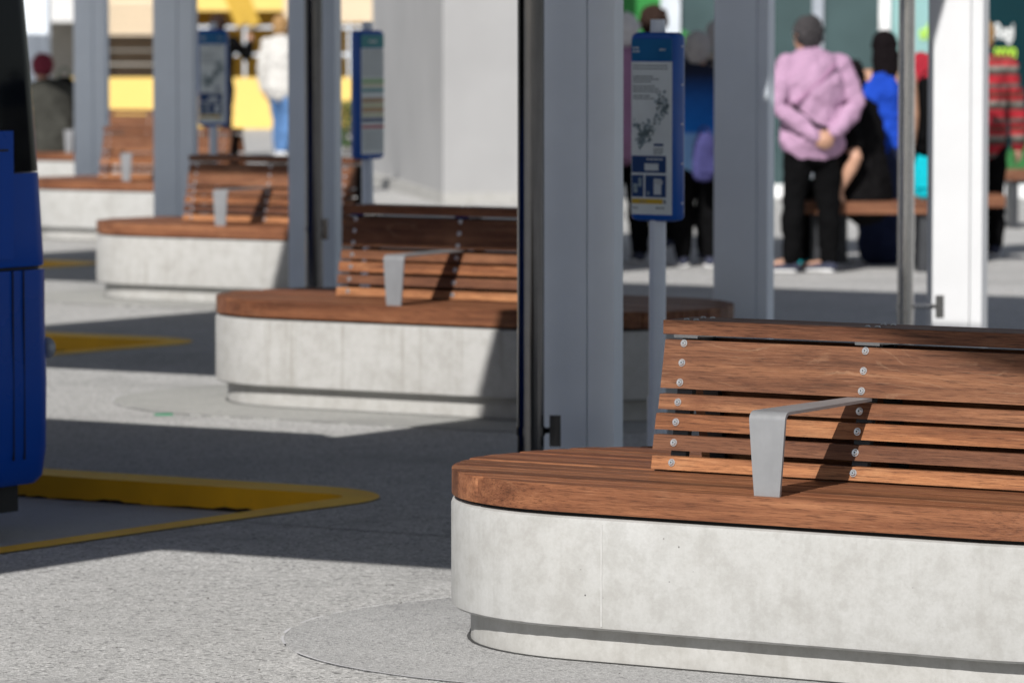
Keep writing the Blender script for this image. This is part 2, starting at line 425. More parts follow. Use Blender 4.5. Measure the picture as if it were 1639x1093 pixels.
def make_bench():
    root = empty('bench', (0, 0, 0))
    rr = random.Random(3)
    # concrete body
    bm = BM(); out = dense(stadium(RAD), .02)
    levels = [(.090, -.008), (.096, -.001), (.11, 0), (.352, 0), (.362, -.004), (.366, -.014)]
    rings = []
    for z, o in levels:
        s = (RAD+o)/RAD
        ring = []
        for x, y in out:
            cx_ = max(-HALF, min(HALF, x)); dx, dy = x-cx_, y
            jz = rr.uniform(-.0004, .0004) if z < .1 else 0
            jo = rr.uniform(-.0008, 0) if z < .1 else 0
            f = (RAD+o+jo)/RAD
            ring.append(bm.verts.new((cx_+dx*f, dy*f, z+jz)))
        rings.append(ring)
    N = len(out)
    for A, B in zip(rings, rings[1:]):
        for i in range(N): bm.faces.new((A[i], A[(i+1)%N], B[(i+1)%N], B[i]))
    bm.faces.new(rings[0][::-1]); bm.faces.new(rings[-1])
    part('concrete_base', bm, CONC, root, True)
    bm = BM(); prism(bm, stadium(RAD-.05, n=28), -.05, .089); part('plinth', bm, PLINTH, root, True)
    bm = BM(); a_ = stadium(RAD-.049, n=28); b_ = stadium(RAD-.040, n=28)
    A = [bm.verts.new((x, y, .0068)) for x, y in a_]; B = [bm.verts.new((x, y, .0066)) for x, y in b_]
    for i in range(len(A)): bm.faces.new((A[i], A[(i+1)%len(A)], B[(i+1)%len(A)], B[i]))
    part('base_joint', bm, JOINT, root)
    bm = BM(); prism(bm, stadium(RAD-.03, n=28), .3665, .3765); part('gap_board', bm, DARKGAP, root, True)  # near-black board paints the dark of the gap below the seat
    bm = BM(); box(bm, -.454, -.450, -RAD-.0015, -RAD+.004, .10, .352); part('casting_seam', bm, SEAM, root)
    bm = BM(); box(bm, .60, .606, RAD-.004, RAD+.0015, .10, .352); part('casting_seam', bm, SEAM, root)
    # seat battens, clipped to the rounded outline
    NB = 15; wd = 2*RAD/NB; rs = RAD-.002
    for b in range(NB):
        y0, y1 = -RAD + b*wd + (.0032 if b else .002), -RAD + (b+1)*wd - (.0032 if b < NB-1 else .002)
        ys = [y0 + (y1-y0)*i/6 for i in range(7)]
        xe = lambda y: HALF + math.sqrt(max(0, rs*rs - y*y)) if abs(y) < rs else HALF
        pts = [(xe(y), y) for y in ys] + [(-xe(y), y) for y in ys[::-1]]
        bm = BM(); prism(bm, pts, .377, .443 + rr.uniform(-.0012, .0012))
        top = [e for e in bm.edges if min(v.co.z for v in e.verts) > .43]
        bmesh.ops.bevel(bm, geom=top, offset=.012 if b in (0, NB-1) else .0035, segments=3 if b in (0, NB-1) else 1, affect='EDGES', clamp_overlap=True)
        t = rr.uniform(.48, .68) if b not in (0, 1, 2, 3) else (.62, .82, .48, .70)[b]
        part('seat_batten', bm, WOOD, root, b in (0, NB-1), (t*1.0, t*rr.uniform(.94, 1.0), t*rr.uniform(.9, 1.0)))
    # backrest: local leaning frame
    LEAN = .20; Y0 = -.14; Z0 = .443
    yb = lambda z: Y0 + (z - Z0)*LEAN
    th = .026
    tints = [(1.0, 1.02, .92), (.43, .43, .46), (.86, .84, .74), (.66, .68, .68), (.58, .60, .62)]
    rows = [(.4475, .481), (.4965, .534), (.5475, .5875), (.5985, .6365), (.6515, .7735)]
    FL = Matrix.Rotation(math.pi, 4, 'Z')
    def bpart(name, bm, mat, par, smooth, color, side):
        if side: bmesh.ops.transform(bm, matrix=FL, verts=bm.verts)
        return part(name, bm, mat, par, smooth, color)
    for side in (0, 1):                                   # benches are back to back
        for i, (z0, z1) in enumerate(rows):
            bm = BM()
            box(bm, -.585 + rr.uniform(-.003, .003), .585 + rr.uniform(-.003, .003), 0, th, z0, z1)
            bevel(bm, .003)
            for v in bm.verts: v.co.y += yb(v.co.z)
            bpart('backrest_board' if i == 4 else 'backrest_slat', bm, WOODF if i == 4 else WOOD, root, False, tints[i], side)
    bm = BM(); box(bm, -.585, .585, -.080, .080, .7875, .8235); bevel(bm, .006, 2)
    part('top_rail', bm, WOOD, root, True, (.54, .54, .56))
    # brackets with bolts
    for side in (0, 1):
        for x in (-.525, 0.0, .525):
            bm = BM(); box(bm, x-.022, x+.022, th+.001, th+.02, .4435, .7865)
            for v in bm.verts: v.co.y += yb(v.co.z)
            br = bpart('bracket', bm, BRKT, root, False, None, side)
            if not side:
                bm = BM(); box(bm, x-.035, x+.035, yb(.78)+.004, -yb(.78)-.004, .7788, .7868)
                part('rail_plate', bm, STEEL, br)
            for z in (.466, .516, .5675, .6175, .667, .7165, .7655):
                bm = BM(); nrm = Vector((0, -1, LEAN)).normalized(); p = Vector((x, yb(z)-.0008, z))
                cyl(bm, p, p+nrm*.0022, .0098, .0094, 16); cyl(bm, p+nrm*.0022, p+nrm*.0055, .0078, .0052, 16)
                bo = bpart('bolt', bm, BOLTM, root, True, None, side)
                if not side:
                    bm = BM(); cyl(bm, p+nrm*.0050, p+nrm*.0060, .0026, .0026, 6); part('hex_recess', bm, HEXM, bo)
            for dx in (-.012, .016):
                bm = BM(); q = Vector((x+dx, -.045, .8232)); cyl(bm, q, q+Vector((0,0,.004)), .008, .005, 12)
                bpart('bolt', bm, BOLTM, root, True, None, side)
    # armrest: bent plate
    prof = []
    yf, zt, rb = -.566, .648, .022
    prof += [(yf, .4425, .035), (yf, .50, .040), (yf, zt-rb, .0495)]
    for i in range(1, 7):
        a = R(90)*i/6; prof.append((yf + rb - rb*math.cos(a), zt - rb + rb*math.sin(a), .0495))
    prof += [(-.40, zt+.001, .046), (-.25, zt+.002, .040), (-.105, zt+.003, .034)]
    bm = BM(); t = .0075; ringv = []
    for i, (y, z, hw) in enumerate(prof):
        a = Vector(prof[max(i-1, 0)][:2]); b = Vector(prof[min(i+1, len(prof)-1)][:2]); d = (b-a).normalized(); nn = Vector((-d.y, d.x))
        ringv.append([bm.verts.new((sx*hw, y + nn.x*o, z + nn.y*o)) for sx, o in ((-1, 0), (1, 0), (1, -t), (-1, -t))])
    for A, B in zip(ringv, ringv[1:]):
        for i in range(4): bm.faces.new((A[i], A[(i+1)%4], B[(i+1)%4], B[i]))
    bm.faces.new(ringv[0]); bm.faces.new(ringv[-1])
    bevel(bm, .0012, 1, 60)
    am = part('armrest', bm, GALV, root, True)
    a2 = am.copy(); COL.objects.link(a2); a2.parent = root; a2.rotation_euler = (0, 0, math.pi)
    return root
proto = make_bench()
c0 = W(-5.67, 10.42)
bench_off = [(0, 0), (-1.09, 7.80), (-2.262, 15.48), (-3.42, 23.2), (-4.56, 30.95)]
BENCH = []
for (lab, i), (dx, dy) in zip(bench_lab, bench_off):
    o = proto if i == 0 else copy_tree(proto)
    o.location = (c0.x + dx, c0.y + dy, 0); o.rotation_euler = (0, 0, -ANG)
    tag(o, lab, 'bench', 'wooden benches on concrete bases'); BENCH.append(o)
    if i in (1, 2):
        for ch in o.children:
            if ch.name.startswith('concrete_base'): ch.material_slots[0].link = 'OBJECT'; ch.material_slots[0].material = CONCS
# paving rings round the bench bases
for i, (dx, dy) in enumerate(bench_off[:3]):
    bm = BM(); prism(bm, stadium(1.02, n=36), -.02, .004)
    o = part('paving_ring', bm, PADM if i == 0 else PADL); o.location = (c0.x+dx, c0.y+dy, 0); o.rotation_euler = (0, 0, -ANG); tag(o, kind='structure')
    bm = BM(); a = dense(stadium(1.018, n=60), .03); rr = random.Random(i)
    A = []; B = []
    for x, y in a:
        cx_ = max(-HALF, min(HALF, x)); f = 1 + rr.uniform(.001, .003); g = 1 + rr.uniform(.0075, .010)
        A.append(bm.verts.new((cx_+(x-cx_)*f, y*f, .0062))); B.append(bm.verts.new((cx_+(x-cx_)*g, y*g, .0062)))
    for j in range(len(a)):
        if rr.random() < (.8 if math.sin(j*.045+1) > -.3 else .25): bm.faces.new((A[j], A[(j+1)%len(a)], B[(j+1)%len(a)], B[j]))
    o = part('mortar_line', bm, WLINE); o.location = (c0.x+dx, c0.y+dy, 0); o.rotation_euler = (0, 0, -ANG); tag(o, kind='structure')
for (ua, va, ub, vb, wd, m) in ((-9.0, 12.1, -5.0, 12.1, .008, JOINT), (-14.2, 18.9, -10.2, 18.9, .02, WLINE), (-9.0, 17.2, -3.0, 17.2, .008, JOINT)):
    a, b = W(ua, va), W(ub, vb); nrm = Vector((EV.x, EV.y, 0))*wd/2
    bm = BM(); bm.faces.new([bm.verts.new(p + Vector((0, 0, .0035))) for p in (a-nrm, b-nrm, b+nrm, a+nrm)])
    tag(part('paving_joint', bm, m), kind='structure')

# ------------------------------------------------------------------ canopy roofs (above the frame, they cast the bay shadows)
ZR = 3.35; sh = ZR/math.tan(SUN_EL); a_uv = ANG - SUN_AZ
SU, SV = -math.sin(a_uv)*sh, math.cos(a_uv)*sh
roof_uv = [(-10.2, 9.2), (-8.62, 9.2), (-8.62, 11.33), (-5.02, 11.33), (-5.02, 18.6), (-10.2, 18.6)]
where = {-2: 'far behind the camera', -1: 'above the nearest bench and the camera', 0: 'above the blue bus bay and the dark pipe', 1: 'above the second bench', 2: 'above the third bench', 3: 'above the fourth bench', 4: 'above the farthest bench'}
for k in range(-2, 5):
    pts = []
    near = 11.22 if k in (1, 2) else 11.33
    left = {-1: -10.08, 0: -10.40, 1: -10.40}.get(k, -10.2)
    far = {0: 18.80, 3: 15.6, 4: 14.2}.get(k, 18.66)
    right = {1: -5.13, 2: -5.52}.get(k, -5.02)
    ruv = list(roof_uv)
    if k == 0: ruv[3:4] = [(-6.0, 11.46), (-5.02, 11.19)]
    zr = ZR + .16*(k % 2); q = zr/ZR
    for u, v in ruv:
        u = right if u == -5.02 else u
        u = left if u == -10.2 else u; v = near if v == 11.33 else (far if v == 18.6 else v)
        p = W(u - SU*q + PU*k, v - SV*q + PV*k); pts.append((p.x, p.y))
    cx_ = sum(p[0] for p in pts)/len(pts); cy_ = sum(p[1] for p in pts)/len(pts)
    root = empty('canopy', (cx_, cy_, zr), 0, 'flat grey metal canopy roof ' + where[k], 'canopy', 'bus bay canopies')
    bm = BM(); prism(bm, [(x-cx_, y-cy_) for x, y in pts], .0, .14); part('roof_panel', bm, ROOFM, root)
def column(loc, B, h, mat, label, hgt=ZR+.17):
    root = empty('steel_column', loc, -ANG, label, 'column', 'steel canopy columns')
    w2 = h                                                  # a box post with a narrower cover post beside it
    x0 = -(B + w2)/2
    bm = BM(); box(bm, x0, x0+B, -.032, .032, 0, hgt); bevel(bm, .006, 2); part('box_post', bm, mat, root, True)
    bm = BM(); box(bm, x0+B+.004, x0+B+.004+w2, -.028, .028, 0, hgt); bevel(bm, .006, 2); part('cover_post', bm, mat, root, True)
    bm = BM(); box(bm, x0+B-.01, x0+B+.015, -.02, .02, 0, hgt-.01); part('joint_strip', bm, JOINT, root)
    bm = BM(); box(bm, x0-.05, x0+B+w2+.05, -.10, .10, 0.001, .018); bp = part('base_plate', bm, mat, root)
    for dx in (x0-.025, x0+B+w2+.025):
        bm = BM(); cyl(bm, (dx, -.07, .018), (dx, -.07, .04), .012, .012, 6); part('anchor_bolt', bm, BOLTM, bp)
    return root
column((.228, 15.4, 0), .169, .100, SHADEP, 'shaded grey steel column right of the dark pipe, behind the nearest bench')
column((-.955, 23.0, 0), .169, .100, SHADEP, 'grey column behind the second bench with a dark pipe down its front')
column((-2.166, 30.6, 0), .19, .12, SHADEP, 'grey column behind the third bench, left of the blue sign with a person behind')
column((-3.387, 38.3, 0), .19, .12, SHADEP, 'grey column left of the fourth bench backrest')
column((-4.60, 46.0, 0), .19, .12, SHADEP, 'farthest grey column, just right of the bus edge')
column((1.378, 7.6, 0), .169, .10, SHADEP, 'grey column outside the picture to the right')
column((.976, 20.0, 0), .205, .050, SHADEP, 'bluish grey column between the large blue sign and the person in lilac')
column((1.970, 21.0, 0), .21, .056, WHITEP, 'bright white sunlit column at the right')
def pipe(x, y, r, label, br, zb=.278, mat=STEEL):
    root = empty('drainpipe', (x, y, 0), 0, label, 'pipe', 'steel drainpipes')
    bm = BM(); cyl(bm, (0, 0, 0), (0, 0, ZR+.05), r, r, 32); part('pipe', bm, mat, root, True)
    bm = BM(); cyl(bm, (0, 0, zb-.014), (0, 0, zb+.014), r+.004, r+.004, 32); cl = part('clamp', bm, mat, root, True)
    bm = BM(); cyl(bm, (r, 0, zb), (br-.01, .03, zb), .010, .010, 12); part('clamp_arm', bm, mat, cl, True)
    bm = BM(); box(bm, br-.018, br+.018, -.012, .014, zb-.05, zb+.05); bevel(bm, .003); part('clamp_plate', bm, mat, cl)
pipe(.06, 15.15, .043, 'dark stainless steel pipe in front of the shaded grey column', .078, .278, DSTEEL)
pipe(-.948, 22.72, .043, 'blurred dark pipe running down the front of the column behind the second bench', .05, .6, DSTEEL)
pipe(1.722, 20.75, .036, 'shiny steel pipe left of the bright white column', .150, .345, LSTEEL)

# ------------------------------------------------------------------ bus stop signs
def sign_base(loc, yaw, label):
    root = empty('bus_stop_sign', loc, 0, label, 'sign', 'blue bus stop signs')
    bm = BM(); cyl(bm, (0, 0, 0), (0, 0, .93), .029, .029, 24); cyl(bm, (0, 0, 0), (0, 0, .30), .034, .034, 24); part('pole', bm, POLEP, root, True)
    bm = BM(); cyl(bm, (0, 0, 1.53), (0, 0, 1.592), .027, .025, 24); part('pole_cap', bm, POLEP, root, True)
    bm = BM(); pts = []
    w2, d2, rc = .100, .034, .022
    for cx_, cy_, a0 in ((w2-rc, -d2+rc, -90), (w2-rc, d2-rc, 0), (-w2+rc, d2-rc, 90), (-w2+rc, -d2+rc, 180)):
        for i in range(6):
            a = R(a0 + 90*i/5); x = cx_+rc*math.cos(a); y = cy_+rc*math.sin(a); pts.append((x, y))
    lv = [(.902, .72), (.908, .93), (.920, 1.0), (1.528, 1.0), (1.540, .95), (1.548, .78)]
    rings = [[bm.verts.new((x*s, y*s, z)) for x, y in pts] for z, s in lv]
    N = len(pts)
    for A, B in zip(rings, rings[1:]):
        for i in range(N): bm.faces.new((A[i], A[(i+1)%N], B[(i+1)%N], B[i]))
    bm.faces.new(rings[0][::-1]); bm.faces.new(rings[-1])
    bmesh.ops.rotate(bm, cent=(0,0,0), matrix=Matrix.Rotation(yaw, 3, 'Z'), verts=bm.verts)
    body = part('sign_housing', bm, BLUEP, root, True)
    return root, Matrix.Rotation(yaw, 4, 'Z')
def slab(bm, M, x0, x1, z0, z1, lift):
    y = -.034 - lift
    box(bm, x0, x1, y, y+.002, z0, z1, M)
def flat(name, mat, root, M, rects, lift):
    bm = BM()
    for r in rects: slab(bm, M, *r, lift)
    o = part(name, bm, mat, root)
    if len(rects) > 1: o['kind'] = 'stuff'
    return o
def words(rr, x0, x1, z, h):
    out = []; x = x0
    while x < x1 - .008:
        L = rr.uniform(.006, .02); out.append((x, min(x+L, x1), z, z+h)); x += L + .0035
    return out
def blob_map(rr, M, lift, pts, size, n):
    bm = BM()
    for _ in range(n):
        t = rr.random()*(len(pts)-1); i = int(t); f = t-i
        x = pts[i][0]*(1-f)+pts[i+1][0]*f + rr.gauss(0, size); z = pts[i][1]*(1-f)+pts[i+1][1]*f + rr.gauss(0, size*1.2)
        if abs(x) > .078: continue
        r = rr.uniform(.0025, .0075)
        vs = [bm.verts.new((x+r*rr.uniform(.5, 1.3)*math.cos(a), -.034-lift, z+r*rr.uniform(.5, 1.3)*math.sin(a))) for a in [k*math.pi/3 for k in range(6)]]
        bm.faces.new(vs); bmesh.ops.transform(bm, matrix=M, verts=vs)
    return bm
def timetable_sign(loc, yaw, label, seed):
    root, M = sign_base(loc, yaw, label); rr = random.Random(seed)
    flat('header_panel', HEADB, root, M, [(-.088, .088, 1.452, 1.525)], .001)
    flat('header_text', PWHT, root, M, words(rr, -.082, -.045, 1.492, .006) + words(rr, -.082, -.05, 1.480, .006) + words(rr, .035, .07, 1.486, .006), .002)
    flat('poster', PAPER, root, M, [(-.088, .088, .925, 1.448)], .001)
    rows = []
    for i, z in enumerate((1.432, 1.422, 1.395, 1.386, 1.377, 1.362, 1.353, 1.344, 1.329, 1.320)):
        rows += words(rr, -.08, rr.uniform(.0, .045) if i > 1 else .07, z, .0042)
    rows += words(rr, .01, .06, 1.148, .004) + words(rr, .01, .062, 1.140, .004) + words(rr, .01, .055, 1.132, .004)
    rows += words(rr, -.08, -.05, .945, .005) + words(rr, .02, .06, .945, .006)
    flat('text_lines', PTEXT, root, M, rows, .0022)
    part('route_map', blob_map(rr, M, .0032, [(-.075, 1.235), (-.03, 1.21), (-.045, 1.175), (.0, 1.225), (.04, 1.265), (.078, 1.30), (.02, 1.34)], .011, 190), PMAP, root)['kind'] = 'stuff'
    part('route_map_dark', blob_map(rr, M, .0036, [(-.06, 1.21), (-.01, 1.20), (.05, 1.29), (.03, 1.32)], .009, 46), PMAPD, root)['kind'] = 'stuff'
    flat('map_key', NAVY, root, M, [(.012, .052, 1.160, 1.168)], .0032)
    flat('info_panel', NAVY, root, M, [(-.085, .064, 1.068, 1.126)], .0022)
    flat('info_label', PWHT, root, M, [(-.028, .032, 1.076, 1.100)] + words(rr, -.02, .05, 1.112, .005), .0032)
    flat('info_panel', NAVY, root, M, [(-.085, -.034, .985, 1.060)], .0022)
    flat('info_panel', NAVY, root, M, [(-.026, .064, .985, 1.060)], .0022)
    flat('phone_picture', PWHT, root, M, [(.012, .044, .994, 1.048), (.02, .05, 1.03, 1.042)], .0032)
    flat('picture_shapes', PMAP, root, M, [(-.078, -.06, 1.0, 1.03), (-.055, -.042, 1.02, 1.05), (-.018, -.008, .992, 1.004)], .0032)
    flat('yellow_strip', PYEL, root, M, [(-.085, .050, .962, .979)], .0022)
    flat('strip_text', PTEXT, root, M, words(rr, -.05, -.01, .967, .004) + [(.054, .064, .963, .977)], .0032)
    bm = BM()
    for z in (1.50, 1.37, 1.235, 1.10, .965): 
        p = M @ Vector((.1001, .006, z)); q = M @ Vector((.1025, .006, z)); cyl(bm, p, q, .003, .003, 8)
    part('housing_screws', bm, BOLTM, root)['kind'] = 'stuff'
    return root
timetable_sign((.50, 16.3, 0), R(-40), 'large blue bus stop sign with a map poster and yellow strip, behind the nearest bench', 3)
timetable_sign((-1.985, 31.6, 0), R(-4), 'far blue bus stop sign with pale poster, right of the third bench column', 5)
root, M = sign_base((-.727, 23.9, 0), R(52), 'narrow blue bus stop sign with coloured stripe poster, in front of the pale pillar')
rr = random.Random(9)
flat('header_panel', PTEAL, root, M, [(-.088, .088, 1.462, 1.525)], .001)
flat('header_text', PWHT, root, M, words(rr, -.03, .04, 1.486, .012), .002)
flat('poster', PAPER, root, M, [(-.088, .088, .928, 1.458)], .001)
for nm, mt, z0, z1 in (('green_band', PGRN, 1.284, 1.304), ('sand_band', PSAND, 1.266, 1.278), ('teal_band', PTEAL, 1.240, 1.255), ('brown_band', PBRN, 1.188, 1.208), ('sand_band', PSAND, 1.166, 1.182),
    ('orange_band', PORG, 1.140, 1.160), ('sand_band', PSAND, 1.118, 1.132), ('navy_band', NAVY, 1.090, 1.108), ('red_band', PRED, 1.058, 1.072)):
    flat(nm, mt, root, M, [(-.084, .086, z0, z1)], .0022)
rows = []
for z in [1.445-.0125*i for i in range(11)] + [1.04-.0125*i for i in range(8)]: rows += words(rr, -.08, .08, z, .004)
flat('text_lines', PTEXT, root, M, rows, .0022)

# ------------------------------------------------------------------ the bus
def make_bus():
    # local: x forward (along EU), y to its left (kerb side), origin front-left corner on the road
    root = empty('bus', W(-9.635, 12.13, -.075), -ANG, 'dark blue bus with black glazing at the left edge, parked in the bay', 'bus')
    L, Wd = 11.6, 2.5
    def ring(bm, z, inset, z_r=.10, x_back=-L):
        pts = []; r = z_r
        x1, y1, y0 = -inset, -inset*.6, -Wd+inset*.6
        for cx_, cy_, a0 in ((x1-r, y1-r, 0), (x_back+r, y1-r, 90), (x_back+r, y0+r, 180), (x1-r, y0+r, 270)):
            for i in range(7):
                a = R(a0 + 90*i/6); pts.append((cx_+r*math.cos(a), cy_+r*math.sin(a)))
        return [bm.verts.new((x, y, z)) for x, y in pts]
    def shell(lv, name, mat, cap=(True, True)):
        bm = BM(); rs = [ring(bm, z, i) for z, i in lv]; N = len(rs[0])
        for A, B in zip(rs, rs[1:]):
            for i in range(N): bm.faces.new((A[i], A[(i+1)%N], B[(i+1)%N], B[i]))
        if cap[0]: bm.faces.new(rs[0][::-1])
        if cap[1]: bm.faces.new(rs[-1])
        return part(name, bm, mat, root, True)
    shell([(.165, .035), (.19, .014), (.28, .003), (.50, 0), (.70, .004), (.86, .004)], 'bumper', BUSB)
    shell([(.872, .008), (.88, .006), (1.05, .014), (1.172, .020)], 'front_body', BUSB)
    shell([(1.176, .021), (1.5, .040), (1.8, .062), (2.02, .085)], 'glazing', BUSK)
    shell([(2.022, .085), (2.14, .12), (2.24, .20), (2.30, .42)], 'roof', BUSB)  # roof above the frame, kept low to shorten the shadow of the bus
    shell([(.862, .02), (.870, .02)], 'panel_gap', RUBB)
    # front access panel and its frame, on the front face
    bm = BM(); box(bm, -.05, .006, -1.9, -.235, .90, 1.31); bevel(bm, .01, 2); part('access_panel', bm, BUSB, root, True)
    bm = BM(); box(bm, .002, .0075, -1.8, -.262, 1.245, 1.252); part('panel_groove', bm, RUBB, root)
    for y in (-.235, -.180):
        bm = BM(); box(bm, -.02, .0015, y-.0012, y+.0012, .25, .86); part('panel_groove', bm, RUBB, root)
    bm = BM(); box(bm, -.5, -.07, -2.2, -.13, .075, .166); bevel(bm, .02, 2); part('lower_lip', bm, RUBB, root, True)
    bm = BM(); ellipsoid(bm, (-.05, -.002, .60), (.035, .018, .035)); part('marker_lamp', bm, plain('lamp_lens', (.35, .40, .46), .15), root, True)
    for x in (-2.6, -8.6):
        for y in (-.16, -2.34):
            bm = BM(); cyl(bm, (x, y-.13, .47), (x, y+.13, .47), .47, .47, 32); bevel(bm, .03, 2); wh = part('wheel', bm, RUBB, root, True)
            bm = BM(); s = 1 if y > -1 else -1
            cyl(bm, (x, y+s*.131, .47), (x, y+s*.145, .47), .27, .24, 24); part('rim', bm, STEEL, wh, True)
    for y in (-.70, -1.80):
        bm = BM(); ellipsoid(bm, (.0, y, .55), (.03, .13, .07)); part('headlight', bm, STEEL, root, True)
make_bus()

# ------------------------------------------------------------------ background buildings
PILL = plain('pale_render', (.37, .37, .375), .8, 0, .06, 1.2, .2, .1)
pill = empty('building', (-.61, 42, 0), 0, 'pale grey building corner pillar behind the narrow striped sign', 'building')
bm = BM(); prism(bm, [(0, 0), (1.25, .25), (1.25, 7), (-.80, 6.1)], 0, 7); part('wall', bm, PILL, pill)
bm = BM(); prism(bm, [(.0, -.10), (1.3, .15), (1.3, .3), (.0, .05), (-.80, 6.2), (-.95, 6.1)], 0, .10); part('skirting', bm, PLINTH, pill)
TEALG = m_glass_dark('shop_glass_pale', (.052, .085, .09), .12, .25); TEALD = m_glass_dark('shop_glass_dark', (.004, .026, .034), .08, .12); TEALL = m_glass_dark('shop_glass_light', (.24, .42, .42), .15, .5)
GREENP = plain('shop_green', (.012, .20, .03), .5); ALU = plain('pale_aluminium', (.55, .60, .66), .4); WSK = plain('white_skirting', (.75, .76, .77), .5)
LIME = plain('lime_lettering', (.45, .75, .05), .5); WLET = plain('white_lettering', (.8, .82, .82), .5)
shop = empty('shop_front', (3.5, 43.6, 0), 0, 'glazed shop front with green panels and lettering, behind the waiting people', 'shop')
def sx(name, x0, x1, z0, z1, y0, y1, mat):
    bm = BM(); box(bm, x0-3.5, x1-3.5, y0, y1, z0, z1); return part(name, bm, mat, shop)
sx('green_panel', 0.66, 1.36, 1.45, 3.0, 0, .05, GREENP); sx('pane', .66, 1.36, .12, 1.445, .0, .03, TEALG)
sx('mullion', 1.36, 1.54, .12, 3.0, -.06, .06, ALU)
sx('pane', 1.54, 2.75, .12, 3.0, 0, .03, TEALG); sx('mullion', 2.75, 2.85, .12, 3.0, -.05, .06, plain('grey_mullion', (.30, .33, .38), .5))
sx('pane', 2.85, 3.36, .12, 3.0, 0, .03, TEALG); sx('mullion', 3.36, 3.46, .12, 3.0, -.06, .06, WSK)
sx('pane', 3.46, 3.82, .12, 3.0, 0, .03, TEALL); sx('mullion', 3.82, 3.86, .12, 3.0, -.05, .06, ALU)
sx('pane', 3.86, 5.6, .12, 3.0, 0, .03, TEALD); sx('mullion', 5.6, 5.7, .12, 3.0, -.05, .06, ALU); sx('pane', 5.7, 8.0, .12, 3.0, 0, .03, TEALD)
sx('head_beam', .66, 8.0, 3.0, 3.3, -.08, .1, ALU); sx('upper_wall', .66, 8.0, 3.3, 6.0, 0, .3, PILL); sx('skirting', .66, 8.0, 0, .12, -.05, .1, WSK)
sx('back_wall', .66, 8.0, 0, 3.0, .10, .3, TEALD)
bm = BM(); 
vs = [(1.545, 1.55), (1.62, 1.50), (1.74, 1.20), (1.90, .72), (1.86, .3), (1.545, .3)]
f = [bm.verts.new((x-3.5, -.006, z)) for x, z in vs]; g = [bm.verts.new((x-3.5, -.002, z)) for x, z in vs]
bm.faces.new(f); bm.faces.new(g)
for i in range(6): bm.faces.new((f[i], f[(i+1)%6], g[(i+1)%6], g[i]))
part('green_decal', bm, GREENP, shop)
bm = BM(); vs = [(4.45, .25), (5.3, .25), (5.3, .78), (4.9, .62), (4.6, .50)]
f = [bm.verts.new((x-3.5, -.006, z)) for x, z in vs]; bm.faces.new(f); part('green_decal', bm, plain('dark_green', (.02, .13, .03), .4), shop)
def text(s, x, z, size, mat, name='lettering', sxx=.62):
    c = bpy.data.curves.new('lettering', 'FONT'); c.body = s; c.size = size; c.extrude = .004; c.offset = .003
    o = bpy.data.objects.new('lettering', c); COL.objects.link(o)
    dg = bpy.context.evaluated_depsgraph_get(); me = bpy.data.meshes.new_from_object(o.evaluated_get(dg)); bpy.data.objects.remove(o)
    me.materials.clear(); me.materials.append(mat)
    q = link(name, me, None, shop); q.location = (x-3.5, -.012, z); q.rotation_euler = (R(90), 0, 0); q.scale = (sxx, 1, 1)
text('Regi', 4.42, 1.455, .20, WLET, sxx=.52); text('prop', 4.42, 1.275, .20, LIME, sxx=.52); text('ef', 3.73, 1.45, .20, LIME)
# yellow building far left
YWALL = plain('yellow_render', (.76, .53, .15), .7, 0, .05, 1); YDEEP = plain('shaded_yellow_render', (.48, .30, .03), .7, 0, .06, 1); CREAM = plain('cream_render', (.62, .50, .35), .7, 0, .05, 1); BROWN = plain('brown_shutter', (.24, .19, .145), .7, 0, .1, 2)  # second yellow is the wall colour with the recess shade mixed in
WHT = plain('white_render', (.60, .60, .60), .7); GRY = plain('grey_render', (.28, .275, .26), .7)
yb = empty('yellow_building', (-5, 73, 0), 0, 'far yellow building with shade-coloured recess and grey railings behind the blurred benches', 'building')
def ybox(name, x0, x1, z0, z1, y0, y1, mat):
    bm = BM(); box(bm, x0+5, x1+5, y0, y1, z0, z1); return part(name, bm, mat, yb)
ybox('low_wall', -6.95, -2.0, 0, .78, -.15, .1, YWALL)
ybox('recess_wall', -4.95, -2.9, .0, 1.82, 1.5, 1.7, YDEEP)
ybox('recess_wall', -2.9, -1.4, .0, 1.82, 1.5, 1.7, YDEEP)
ybox('shutter', -6.3, -4.96, .0, 1.42, 1.3, 1.6, BROWN)
ybox('fascia', -6.3, -4.96, 1.43, 3.4, -.1, 1.7, CREAM)
ybox('recess_wall', -8.4, -6.31, 0, 1.62, 1.2, 1.5, GRY); ybox('fascia', -8.4, -6.31, 1.63, 3.4, -.1, 1.5, WHT)
ybox('fascia', -4.95, -4.18, 1.80, 3.4, -.1, 1.7, YWALL); ybox('fascia', -4.179, -3.5, 1.80, 3.4, -.1, 1.7, YWALL); ybox('fascia', -3.499, -1.4, 1.62, 3.4, -.1, 1.7, CREAM)
for k in range(4): ybox('cladding_line', -6.3, -4.96, 1.47+.12*k, 1.482+.12*k, -.115, -.1, BROWN)
for z in (1.13, 1.55):
    ybox('rail', -4.95, -1.8, z-.022, z+.022, -.06, -.02, ALU)
for x in (-4.9, -4.1, -3.3, -2.5): ybox('rail_post', x-.02, x+.02, .78, 1.7, -.055, -.025, ALU)
for z in (.98, 1.2): ybox('rail', -6.3, -4.96, z-.015, z+.015, .2, .24, GRY)
for x in (-4.25, -4.05):
    bm = BM(); box(bm, -.09, .09, -.12, -.1, -.3, 1.3, Matrix.Translation((x+5, 0, 1.86)) @ Matrix.Rotation(R(-22), 4, 'Y')); part('diagonal_strut', bm, YDEEP, yb)
